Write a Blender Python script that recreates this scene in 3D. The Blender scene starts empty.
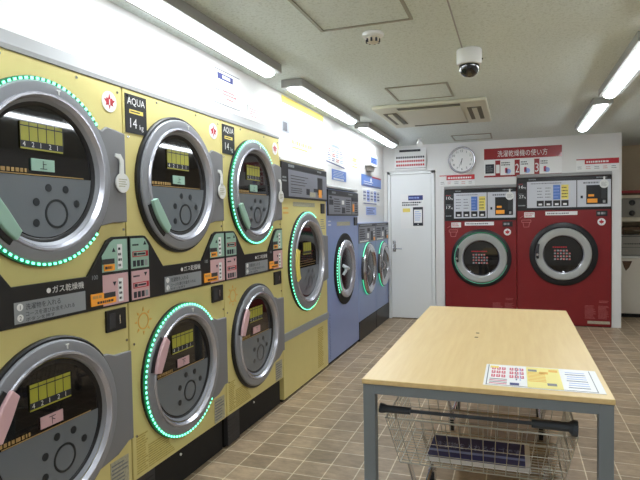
import bpy, math, random
from mathutils import Matrix, Vector
random.seed(4)
PI = math.pi
SC = bpy.context.scene
COL = SC.collection

# ------------------------------------------------------------------ materials
def lin(c):
    out = []
    for v in c:
        v /= 255.0
        out.append(v / 12.92 if v <= 0.04045 else ((v + 0.055) / 1.055) ** 2.4)
    return (*out, 1.0)

def mat(name, rgb, rough=0.5, metal=0.0, coat=0.0, noise=0.0, nscale=30, bump=0.0, bscale=80, spec=0.5, emit=None, es=0.0):
    m = bpy.data.materials.new(name); m.use_nodes = True
    nt = m.node_tree; b = nt.nodes['Principled BSDF']
    b.inputs['Base Color'].default_value = lin(rgb)
    b.inputs['Roughness'].default_value = rough
    b.inputs['Metallic'].default_value = metal
    b.inputs['Coat Weight'].default_value = coat
    b.inputs['Coat Roughness'].default_value = 0.05
    b.inputs['Specular IOR Level'].default_value = spec
    if emit:
        b.inputs['Emission Color'].default_value = lin(emit)
        b.inputs['Emission Strength'].default_value = es
    tc = nt.nodes.new('ShaderNodeTexCoord')
    if noise:
        n = nt.nodes.new('ShaderNodeTexNoise'); n.inputs['Scale'].default_value = nscale; n.inputs['Detail'].default_value = 4
        nt.links.new(tc.outputs['Object'], n.inputs['Vector'])
        r = nt.nodes.new('ShaderNodeMapRange')
        r.inputs['To Min'].default_value = 1 - noise; r.inputs['To Max'].default_value = 1 + noise
        r.inputs['From Min'].default_value = 0.3; r.inputs['From Max'].default_value = 0.7
        nt.links.new(n.outputs['Fac'], r.inputs['Value'])
        mx = nt.nodes.new('ShaderNodeVectorMath'); mx.operation = 'SCALE'
        mx.inputs[0].default_value = lin(rgb)[:3]
        nt.links.new(r.outputs['Result'], mx.inputs['Scale'])
        nt.links.new(mx.outputs['Vector'], b.inputs['Base Color'])
    if bump:
        n2 = nt.nodes.new('ShaderNodeTexNoise'); n2.inputs['Scale'].default_value = bscale; n2.inputs['Detail'].default_value = 3
        nt.links.new(tc.outputs['Object'], n2.inputs['Vector'])
        bp = nt.nodes.new('ShaderNodeBump'); bp.inputs['Strength'].default_value = bump; bp.inputs['Distance'].default_value = 0.004
        nt.links.new(n2.outputs['Fac'], bp.inputs['Height'])
        nt.links.new(bp.outputs['Normal'], b.inputs['Normal'])
    return m

M = {}
M['yellow'] = mat('yellow_enamel', (220, 206, 136), 0.42, noise=0.02, nscale=6)
M['yellow_dark'] = mat('yellow_print', (188, 166, 84), 0.5, noise=0.25, nscale=60)
M['orange_line'] = mat('orange_line', (232, 178, 84), 0.5)
M['blue'] = mat('blue_enamel', (136, 154, 204), 0.3, noise=0.02, nscale=6)
M['blue_dark'] = mat('blue_trim', (104, 120, 168), 0.4)
M['red'] = mat('red_enamel', (128, 24, 30), 0.35, noise=0.03, nscale=5)
M['red_line'] = mat('red_line', (200, 120, 120), 0.5)
M['black'] = mat('black_plastic', (22, 22, 26), 0.4)
M['recess'] = mat('black_recess', (14, 13, 14), 0.7)
M['char'] = mat('charcoal_plastic', (50, 50, 54), 0.5)
M['ring'] = mat('silver_plastic', (144, 146, 152), 0.42, metal=0.25)
M['lip'] = mat('bright_lip', (200, 200, 210), 0.25, metal=0.6)
M['hinge'] = mat('hinge_grey', (132, 132, 136), 0.5, metal=0.15)
M['chrome'] = mat('chrome', (205, 205, 210), 0.18, metal=1.0)
M['wire'] = mat('chrome_wire', (178, 176, 166), 0.3, metal=0.85)
M['glass'] = mat('dark_door_glass', (22, 20, 20), 0.03, coat=0.5)
M['bowl'] = mat('dark_glass_bowl', (20, 20, 26), 0.22, spec=0.3)
M['ringlight'] = mat('light_silver_plastic', (172, 174, 172), 0.4, metal=0.15)
M['drum'] = mat('dark_drum', (40, 40, 46), 0.3, metal=0.6, noise=0.4, nscale=25)
M['winGrey'] = mat('window_grey', (112, 118, 124), 0.25, coat=0.3)
M['winInk'] = mat('window_ink', (32, 38, 44), 0.35)
M['lime'] = mat('lime_display', (176, 174, 62), 0.35, coat=0.3)
M['mint'] = mat('mint_plastic', (156, 192, 176), 0.4)
M['pink'] = mat('pink_plastic', (214, 174, 178), 0.4)
M['tan'] = mat('tan_ink', (170, 138, 84), 0.5)
M['white'] = mat('white_plastic', (232, 232, 230), 0.4)
M['paper'] = mat('white_paper', (238, 238, 238), 0.5)
M['ink'] = mat('dark_ink', (34, 36, 48), 0.5)
M['inkgrey'] = mat('grey_ink', (120, 122, 130), 0.5)
M['navy'] = mat('navy_print', (44, 52, 118), 0.4)
M['pblue'] = mat('poster_blue', (88, 124, 196), 0.4)
M['lblue'] = mat('light_blue_print', (150, 170, 228), 0.4)
M['pyellow'] = mat('yellow_print_paper', (238, 218, 110), 0.5)
M['pred'] = mat('red_print', (188, 34, 48), 0.45)
M['signred'] = mat('sign_red', (150, 34, 40), 0.35, coat=0.2)
M['magenta'] = mat('magenta_print', (206, 60, 96), 0.5)
M['labgrey'] = mat('label_grey', (150, 154, 158), 0.45)
M['panelgrey'] = mat('panel_grey', (124, 126, 136), 0.4, noise=0.03)
M['silverpanel'] = mat('silver_panel', (206, 208, 216), 0.4)
M['stickgrey'] = mat('sticker_grey', (176, 172, 150), 0.5, noise=0.2, nscale=80)
M['amber'] = mat('amber_display', (216, 148, 52), 0.4, emit=(255, 150, 30), es=0.12)
M['led'] = mat('green_led', (190, 255, 225), 0.4, emit=(100, 255, 190), es=2.0)
M['ledbase'] = mat('green_led_base', (10, 90, 62), 0.35, emit=(10, 190, 120), es=0.12)
M['leddim'] = mat('green_led_dim', (120, 200, 170), 0.4, emit=(50, 220, 160), es=0.55)
M['ledfaint'] = mat('green_led_faint', (120, 190, 165), 0.4, emit=(50, 200, 150), es=0.12)
M['sheetyellow'] = mat('sheet_yellow', (240, 226, 140), 0.45)
M['wall'] = mat('wall_paint', (228, 227, 226), 0.6, bump=0.1, bscale=150)
M['walldim'] = mat('beige_wallpaper', (214, 198, 170), 0.7, bump=0.15, bscale=120)
M['door'] = mat('door_white', (234, 236, 237), 0.4)
M['trimshadegrey'] = mat('trim_and_shade_grey', (150, 150, 150), 0.5)  # ledges and cable strip, also the painted opening shadow above the red dryers
M['cream'] = mat('cream_plastic', (208, 200, 180), 0.5)
M['appl'] = mat('appliance_white', (224, 218, 206), 0.4)
M['applgrey'] = mat('appliance_grey', (148, 144, 136), 0.45)
M['brown'] = mat('brown_print', (92, 66, 44), 0.6, noise=0.3, nscale=60)
M['tablegrey'] = mat('table_leg_grey', (122, 130, 136), 0.4)
M['rubber'] = mat('rubber_black', (24, 24, 26), 0.6)
M['grip'] = mat('grip_slate', (60, 68, 78), 0.45)
M['lamp_body'] = mat('lamp_body', (150, 150, 146), 0.5)
M['tube'] = mat('tube_glow', (255, 255, 255), 0.5, emit=(242, 250, 255), es=20.0)
M['ac'] = mat('ac_plastic', (204, 202, 182), 0.5)
M['acdark'] = mat('ac_slot', (98, 94, 74), 0.6)
M['hatch'] = mat('hatch_metal', (150, 148, 132), 0.4, metal=0.3)
M['dome'] = mat('dome_smoke', (14, 14, 18), 0.05, coat=1.0)

def wood():
    m = bpy.data.materials.new('maple_laminate'); m.use_nodes = True
    nt = m.node_tree; b = nt.nodes['Principled BSDF']; L = nt.links.new
    tc = nt.nodes.new('ShaderNodeTexCoord'); mp = nt.nodes.new('ShaderNodeMapping')
    mp.inputs['Scale'].default_value = (18, 1.2, 18); L(tc.outputs['Object'], mp.inputs['Vector'])
    n = nt.nodes.new('ShaderNodeTexNoise'); n.inputs['Scale'].default_value = 2.5; n.inputs['Detail'].default_value = 6
    L(mp.outputs['Vector'], n.inputs['Vector'])
    cr = nt.nodes.new('ShaderNodeValToRGB')
    cr.color_ramp.elements[0].position = 0.3; cr.color_ramp.elements[0].color = lin((220, 190, 134))
    cr.color_ramp.elements[1].position = 0.7; cr.color_ramp.elements[1].color = lin((227, 200, 146))
    L(n.outputs['Fac'], cr.inputs['Fac']); L(cr.outputs['Color'], b.inputs['Base Color'])
    b.inputs['Roughness'].default_value = 0.38
    return m
M['wood'] = wood()

def floor_mat():
    m = bpy.data.materials.new('stone_vinyl_tiles'); m.use_nodes = True
    nt = m.node_tree; b = nt.nodes['Principled BSDF']; L = nt.links.new
    tc = nt.nodes.new('ShaderNodeTexCoord'); mp = nt.nodes.new('ShaderNodeMapping')
    mp.inputs['Location'].default_value = (-0.36 + 0.1675 * 30, -0.055 + 0.1675 * 30, 0)
    L(tc.outputs['Object'], mp.inputs['Vector'])
    br = nt.nodes.new('ShaderNodeTexBrick'); br.offset = 0.0
    br.inputs['Scale'].default_value = 1.0; br.inputs['Brick Width'].default_value = 0.1675; br.inputs['Row Height'].default_value = 0.1675
    br.inputs['Mortar Size'].default_value = 0.0036; br.inputs['Mortar Smooth'].default_value = 0.25; br.inputs['Bias'].default_value = 0.0
    br.inputs['Color1'].default_value = lin((150, 129, 104)); br.inputs['Color2'].default_value = lin((178, 154, 126))
    br.inputs['Mortar'].default_value = lin((224, 210, 182))
    L(mp.outputs['Vector'], br.inputs['Vector'])
    n = nt.nodes.new('ShaderNodeTexNoise'); n.inputs['Scale'].default_value = 9; n.inputs['Detail'].default_value = 8; n.inputs['Roughness'].default_value = 0.7
    mp2 = nt.nodes.new('ShaderNodeMapping'); mp2.inputs['Scale'].default_value = (1, 2.2, 1)
    L(tc.outputs['Object'], mp2.inputs['Vector']); L(mp2.outputs['Vector'], n.inputs['Vector'])
    r = nt.nodes.new('ShaderNodeMapRange'); r.inputs['From Min'].default_value = 0.3; r.inputs['From Max'].default_value = 0.7
    r.inputs['To Min'].default_value = 0.64; r.inputs['To Max'].default_value = 1.26
    L(n.outputs['Fac'], r.inputs['Value'])
    sc = nt.nodes.new('ShaderNodeVectorMath'); sc.operation = 'SCALE'
    L(br.outputs['Color'], sc.inputs[0]); L(r.outputs['Result'], sc.inputs['Scale'])
    L(sc.outputs['Vector'], b.inputs['Base Color'])
    b.inputs['Roughness'].default_value = 0.42
    bp = nt.nodes.new('ShaderNodeBump'); bp.inputs['Strength'].default_value = 0.25; bp.inputs['Distance'].default_value = 0.003
    L(n.outputs['Fac'], bp.inputs['Height']); L(bp.outputs['Normal'], b.inputs['Normal'])
    return m
M['floor'] = floor_mat()

def ceil_mat():
    m = bpy.data.materials.new('rock_wool_ceiling'); m.use_nodes = True
    nt = m.node_tree; b = nt.nodes['Principled BSDF']; L = nt.links.new
    tc = nt.nodes.new('ShaderNodeTexCoord')
    n = nt.nodes.new('ShaderNodeTexNoise'); n.inputs['Scale'].default_value = 70; n.inputs['Detail'].default_value = 5; n.inputs['Distortion'].default_value = 1.0
    L(tc.outputs['Object'], n.inputs['Vector'])
    cr = nt.nodes.new('ShaderNodeValToRGB')
    cr.color_ramp.elements[0].position = 0.36; cr.color_ramp.elements[0].color = lin((200, 208, 202))
    cr.color_ramp.elements[1].position = 0.5; cr.color_ramp.elements[1].color = lin((218, 226, 222))
    L(n.outputs['Fac'], cr.inputs['Fac']); L(cr.outputs['Color'], b.inputs['Base Color'])
    b.inputs['Roughness'].default_value = 0.85
    bp = nt.nodes.new('ShaderNodeBump'); bp.inputs['Strength'].default_value = 0.5; bp.inputs['Distance'].default_value = 0.004
    L(n.outputs['Fac'], bp.inputs['Height']); L(bp.outputs['Normal'], b.inputs['Normal'])
    return m
M['ceil'] = ceil_mat()

# ------------------------------------------------------------------ text cache
_txt = {}
def text_mesh(s):
    if s in _txt: return _txt[s]
    c = bpy.data.curves.new('t', 'FONT'); c.body = s; c.size = 1.0; c.resolution_u = 3
    o = bpy.data.objects.new('t', c); COL.objects.link(o)
    bpy.context.view_layer.update()
    dg = bpy.context.evaluated_depsgraph_get()
    me = bpy.data.meshes.new_from_object(o.evaluated_get(dg))
    vs = [tuple(v.co) for v in me.vertices]; fs = [tuple(p.vertices) for p in me.polygons]
    bpy.data.objects.remove(o); bpy.data.curves.remove(c); bpy.data.meshes.remove(me)
    _txt[s] = (vs, fs)
    return _txt[s]

# ------------------------------------------------------------------ mesh builder; local frame: u = right, z = up, w = towards the viewer (-Y)
class MB:
    def __init__(s): s.v = []; s.f = []; s.m = []; s.sm = []; s.mats = []
    def mi(s, k):
        if k not in s.mats: s.mats.append(k)
        return s.mats.index(k)
    def add(s, vs, fs, k, smooth=False):
        o = len(s.v); i = s.mi(k); s.v += [tuple(v) for v in vs]
        for f in fs: s.f.append([a + o for a in f]); s.m.append(i); s.sm.append(smooth)
    def box(s, u0, u1, z0, z1, w0, w1, k):
        s.xyz(u0, u1, -w1, -w0, z0, z1, k); return s
    def xyz(s, x0, x1, y0, y1, z0, z1, k):
        vs = [(x, y, z) for x in (x0, x1) for y in (y0, y1) for z in (z0, z1)]
        s.add(vs, [(0,1,3,2),(4,6,7,5),(0,4,5,1),(2,3,7,6),(0,2,6,4),(1,5,7,3)], k); return s
    def plate(s, pts, w0, w1, k):          # polygon in (u,z), counter-clockwise seen from the front
        a = sum(pts[i][0]*pts[(i+1)%len(pts)][1]-pts[(i+1)%len(pts)][0]*pts[i][1] for i in range(len(pts)))
        if a < 0: pts = pts[::-1]
        n = len(pts)
        vs = [(p[0], -w1, p[1]) for p in pts] + [(p[0], -w0, p[1]) for p in pts]
        s.add(vs, [tuple(range(n)), tuple(range(2*n-1, n-1, -1))] + [(i, n+i, n+(i+1)%n, (i+1)%n) for i in range(n)], k); return s
    def lathe(s, cu, cz, prof, k, seg=56, a0=0, a1=2*PI, smooth=True, sy=1.0):
        full = abs(a1-a0-2*PI) < 1e-6; n = seg if full else seg+1; vs = []
        for i in range(n):
            a = a0+(a1-a0)*i/seg
            for r, w in prof: vs.append((cu+r*math.cos(a), -w, cz+r*math.sin(a)*sy))
        q = len(prof); fs = []
        for i in range(seg):
            j = (i+1) % n
            for t in range(q-1): fs.append((i*q+t, j*q+t, j*q+t+1, i*q+t+1))
        s.add(vs, fs, k, smooth); return s
    def disc(s, cu, cz, r, w0, w1, k, seg=28, a0=0, a1=2*PI):
        full = abs(a1-a0-2*PI) < 1e-6; n = seg if full else seg+1
        return s.plate([(cu+r*math.cos(a0+(a1-a0)*i/seg), cz+r*math.sin(a0+(a1-a0)*i/seg)) for i in range(n)], w0, w1, k)
    def ring(s, cu, cz, r0, r1, w0, w1, k, seg=24):
        return s.lathe(cu, cz, [(r1, w0), (r1, w1), (r0, w1), (r0, w0), (r1, w0)], k, seg, smooth=False)
    def tube(s, pts, r, k, n=8, cap=True):
        pts = [Vector(p) for p in pts]; q = len(pts); vs = []; fs = []
        up = None
        for i, p in enumerate(pts):
            d = (pts[min(i+1, q-1)]-pts[max(i-1, 0)]).normalized()
            if up is None: up = Vector((0,0,1)) if abs(d.z) < .9 else Vector((1,0,0))
            a = d.cross(up)
            if a.length < 1e-4: a = d.cross(Vector((1,0.2,0)))
            a.normalize(); b = a.cross(d).normalized(); up = b
            rr = r[i] if isinstance(r, (list, tuple)) else r
            for j in range(n):
                t = 2*PI*j/n; vs.append(p+a*rr*math.cos(t)+b*rr*math.sin(t))
        for i in range(q-1):
            for j in range(n): fs.append((i*n+j, i*n+(j+1)%n, (i+1)*n+(j+1)%n, (i+1)*n+j))
        s.add(vs, fs, k, True)
        if cap: s.add(vs[:n], [tuple(range(n-1, -1, -1))], k); s.add(vs[-n:], [tuple(range(n))], k)
        return s
    def text(s, t, u, z, size, w, k, align='l', sx=1.0, width=None, frame='front'):
        vs, fs = text_mesh(t)
        x0 = min(v[0] for v in vs); x1 = max(v[0] for v in vs)
        if width: sx = width/((x1-x0)*size)
        off = {'l': x0, 'c': (x0+x1)/2, 'r': x1}[align]
        s.add([(u+(v[0]-off)*size*sx, -w, z+v[1]*size) for v in vs], fs, k); return s
    def lines(s, u0, u1, z0, z1, n, w, k, fill=0.5, dash=True, th=0.0008):
        h = (z1-z0)/n
        for i in range(n):
            zt = z1-h*(i+0.5-fill/2); zb = zt-h*fill; end = u0+(u1-u0)*random.uniform(0.7, 1.0)
            if not dash: s.box(u0, end, zb, zt, w, w+th, k); continue
            u = u0
            while u < end:
                g = h*fill*random.uniform(0.5, 1.4); s.box(u, min(u+g, end), zb, zt, w, w+th, k); u += g+h*fill*0.35
        return s
    def build(s, name, parent=None, bevel=0, loc=(0,0,0), rotz=0, label=None, sharp=35):
        me = bpy.data.meshes.new(name); me.from_pydata(s.v, [], s.f)
        for k in s.mats: me.materials.append(M[k])
        me.polygons.foreach_set('material_index', s.m); me.polygons.foreach_set('use_smooth', s.sm)
        me.validate(); me.update()
        if any(s.sm): me.set_sharp_from_angle(angle=math.radians(sharp))
        o = bpy.data.objects.new(name, me); COL.objects.link(o)
        o.location = loc; o.rotation_euler = (0, 0, rotz)
        if parent: o.parent = parent
        if label: o['label'] = label
        if bevel:
            b = o.modifiers.new('bevel', 'BEVEL'); b.width = bevel; b.segments = 2; b.limit_method = 'ANGLE'; b.angle_limit = math.radians(50)
        return o

def thing(name, label, cat, loc=(0,0,0), rotz=0, group=None):
    o = bpy.data.objects.new(name, None); COL.objects.link(o); o.empty_display_size = 0.1
    o.location = loc; o.rotation_euler = (0, 0, rotz); return tag(o, label, cat, group)
def tag(o, label, cat, group=None):
    o['label'] = label; o['category'] = cat
    if group: o['group'] = group
    return o
def struct(mb, name, bevel=0):
    o = mb.build(name, bevel=bevel); o['kind'] = 'structure'; return o
def copy_tree(o, parent=None, skip=()):
    c = o.copy(); COL.objects.link(c); c.parent = parent
    for ch in list(o.children):
        if ch not in skip: copy_tree(ch, c, skip)
    return c

# ------------------------------------------------------------------ world dimensions
XM = -1.653      # front plane of the machines along the left wall
XW = -1.708      # panel wall above them
DY = 7.517       # front plane of the red dryers
CZ = 2.385
LR = PI/2        # rotation: fronts face +X
# ------------------------------------------------------------------ shell
struct(MB().xyz(-2.6, 3.1, -1.7, 9.1, -0.05, 0, 'floor'), 'floor')
struct(MB().xyz(-2.6, 3.1, -1.7, 9.1, CZ, CZ+0.05, 'ceil'), 'ceiling')
struct(MB().xyz(3.0, 3.1, -1.6, 9.0, 0, CZ, 'wall'), 'wall_right')
struct(MB().xyz(-2.6, 3.1, -1.7, -1.6, 0, CZ, 'wall'), 'wall_rear')
# left panel wall: stepped above the machine tops, solid before the first machine
w = MB()
for (y0, y1, z0) in [(-1.6, 1.165, 0.0), (1.165, 3.794, 2.0), (3.794, 4.862, 1.85), (4.862, 5.953, 1.69), (5.953, 7.515, 1.345)]:
    w.xyz(XW-0.05, XW, y0, y1, z0, CZ, 'wall')
w.xyz(-2.5, -2.45, -1.6, 9.0, 0, CZ, 'wall')
struct(w, 'wall_left')
# back wall with openings for the door and the red dryers
w = MB()
B0, B1 = DY+0.012, DY+0.075
w.xyz(-2.45, -1.66, B0, B1, 0, CZ, 'wall')
w.xyz(-1.66, -1.0, B0, B1, 2.035, CZ, 'wall')
w.xyz(-1.0, -0.883, B0, B1, 0, CZ, 'wall')
w.xyz(-0.883, 0.0335, B0, B1, 1.805, CZ, 'wall')
w.xyz(0.0335, 1.134, B0, B1, 1.925, CZ, 'wall')
w.xyz(1.134, 1.236, B0, B1, 0, CZ, 'wall')
w.xyz(1.176, 1.236, B1, 9.0, 0, CZ, 'wall')
struct(w, 'wall_back')
struct(MB().xyz(-2.45, 3.0, 9.0, 9.1, 0, CZ, 'walldim'), 'wall_alcove')
# strips over the machines; the red dryers' grey pair stands in for opening shadow
struct(MB().xyz(-0.878, 0.031, DY-0.004, DY+0.07, 1.768, 1.803, 'trimshadegrey'), 'opening_shade_1', 0.003)
struct(MB().xyz(0.037, 1.130, DY-0.004, DY+0.07, 1.884, 1.923, 'trimshadegrey'), 'opening_shade_2', 0.003)
def ledge(name, y0, y1, z0, z1, k):
    w = MB(); pts = [(XW, z0), (XM+0.004, z0), (XM+0.004, z0+0.018), (XM-0.008, z0+0.03), (XW, z1)]
    n = len(pts); vs = [(x, y, z) for y in (y0, y1) for x, z in pts]
    w.add(vs, [tuple(range(n)), tuple(range(2*n-1, n-1, -1))]+[(i, (i+1)%n, n+(i+1)%n, n+i) for i in range(n)], k)
    me = struct(w, name)
    return me
ledge('trim_3', 1.168, 3.792, 1.9975, 2.085, 'trimshadegrey')
ledge('trim_4', 3.796, 4.86, 1.848, 1.94, 'white')
ledge('trim_5', 4.864, 5.951, 1.692, 1.73, 'trimshadegrey')

# ------------------------------------------------------------------ door in the back wall
w = MB()
w.xyz(-1.648, -1.61, DY-0.012, DY+0.09, 0, 2.03, 'door').xyz(-1.05, -1.006, DY-0.012, DY+0.09, 0, 2.03, 'door').xyz(-1.648, -1.006, DY-0.012, DY+0.09, 1.992, 2.03, 'door')
fr = struct(w, 'door_1', 0.003)
w = MB().xyz(-1.606, -1.054, DY+0.002, DY+0.042, 0.012, 1.988, 'door')
leaf = w.build('door_leaf', fr, 0.002)
w = MB()
w.xyz(-1.585, -1.543, DY-0.004, DY+0.004, 0.93, 1.08, 'chrome')
w.tube([(-1.564, DY, 0.975), (-1.564, DY-0.05, 0.975), (-1.45, DY-0.055, 0.972)], 0.009, 'chrome')
w.build('door_handle', leaf)
MB().disc(-1.564, 1.05, 0.014, -DY-0.002, -DY+0.012, 'chrome').build('door_lock', leaf)
# notice on the door
w = MB()
w.plate([(-1.47, 1.25), (-1.155, 1.25), (-1.155, 1.72), (-1.47, 1.72)], -DY+0.0, -DY+0.002, 'paper')
wf = -DY+0.0025
w.box(-1.365, -1.165, 1.635, 1.70, wf, wf+.001, 'navy'); w.lines(-1.355, -1.175, 1.65, 1.685, 1, wf+.001, 'lblue', .6)
w.lines(-1.45, -1.17, 1.555, 1.62, 2, wf, 'ink', .55)
w.box(-1.44, -1.34, 1.475, 1.525, wf, wf+.001, 'pyellow')
w.plate([(-1.30, 1.285), (-1.165, 1.285), (-1.165, 1.54), (-1.30, 1.54)], wf, wf+.004, 'ink')
w.box(-1.287, -1.178, 1.325, 1.505, wf+.004, wf+.005, 'paper')
w.disc(-1.232, 1.305, 0.008, wf+.004, wf+.005, 'paper', 10)
w.lines(-1.275, -1.19, 1.35, 1.49, 5, wf+.005, 'lblue', .3, False)
tag(w.build('door_notice'), 'white notice on the back door with a black smartphone drawing', 'notice')
# laminated sheet above the door, curling off the wall
w = MB(); n = 10; vs = []
for i in range(n+1):
    t = i/n; z = 2.345-0.29*t; y = B0-0.004-0.035*math.sin(t*PI*0.9)
    vs += [(-1.545, y, z), (-1.115, y, z)]
w.add(vs, [(2*i, 2*i+2, 2*i+3, 2*i+1) for i in range(n)], 'gloss' if 'gloss' in M else 'paper', True)
w.add([(a, b+0.002, c) for a, b, c in vs], [(2*i, 2*i+1, 2*i+3, 2*i+2) for i in range(n)], 'paper', True)
def curl(u0, u1, z0, z1, k):
    t = (2.345-(z0+z1)/2)/0.29; y = B0-0.0055-0.035*math.sin(t*PI*0.9); w.xyz(u0, u1, y-0.0015, y-0.0005, z0, z1, k)
curl(-1.48, -1.19, 2.285, 2.325, 'ink')
for r in range(3):
    u = -1.52
    while u < -1.15:
        curl(u, u+0.022, 2.205-r*0.052, 2.232-r*0.052, ['ink', 'pred', 'pred'][r]); u += 0.03
curl(-1.54, -1.12, 2.070, 2.075, 'inkgrey')
tag(w.build('laminated_sheet'), 'curled laminated sheet with dark heading above the white back door', 'notice')

# ------------------------------------------------------------------ stacked yellow dryer
W1 = 0.874
def door_prints(w, cu, cz, upper):
    # printed layer on the inside of the round window (window radius .25)
    R = 0.240
    cut = 1.566 if upper else 0.616
    a = math.asin(max(-1, min(1, (cut-cz)/R)))
    w.disc(cu, cz, R, 0.004, 0.006, 'winGrey', 40, PI-a, 2*PI+a)
    dz = 0 if upper else -0.948
    W_ = 0.0065; o0 = len(w.v)
    # lime display with frame bars and digits
    z1, z0 = 1.757+dz, 1.660+dz
    w.box(0.327, 0.522, z0, z1, W_, W_+.001, 'lime')
    for i in range(6): w.box(0.327+i*0.039-0.0015*(i>0), 0.3285+i*0.039, z0+.028, z1, W_+.001, W_+.0016, 'winInk')
    w.box(0.327, 0.522, z0+.006, z0+.030, W_+.001, W_+.0016, 'ink')
    for i, d in enumerate('42121'): w.text(d, 0.336+i*0.039, z0+.009, 0.026, W_+.0022, 'paper')
    w.box(0.327, 0.522, z1-.016, z1-.012, W_+.001, W_+.0016, 'winInk')
    # small tag plate
    c = 'mint' if upper else 'pink'; zc = 1.607 if upper else 0.655
    w.plate([(0.370, zc-.022), (0.475, zc-.022), (0.475, zc+.022), (0.370, zc+.022)], W_, W_+.004, c)
    w.text('上' if upper else '下', 0.4225, zc-.014, 0.036, W_+.0048, 'ink', 'c')
    # tan line with small characters
    w.box(0.205, 0.625, cut+.002, cut+.006, W_, W_+.001, 'tan')
    w.lines(0.20, 0.36, cut+.008, cut+.026, 1, W_, 'tan', .8)
    # ring of icons
    zc = 1.431+dz+(-0.003 if upper else 0)
    w.ring(0.482, zc, 0.047, 0.056, W_, W_+.001, 'winInk', 28)
    for (u, z) in [(0.446, 1.525), (0.529, 1.522), (0.388, 1.471), (0.584, 1.468), (0.385, 1.394)]:
        w.disc(u, z+dz, 0.015, W_, W_+.001, 'winInk', 14)
    for i in range(o0, len(w.v)): v = w.v[i]; w.v[i] = (v[0]-.009, v[1], v[2])

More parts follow.
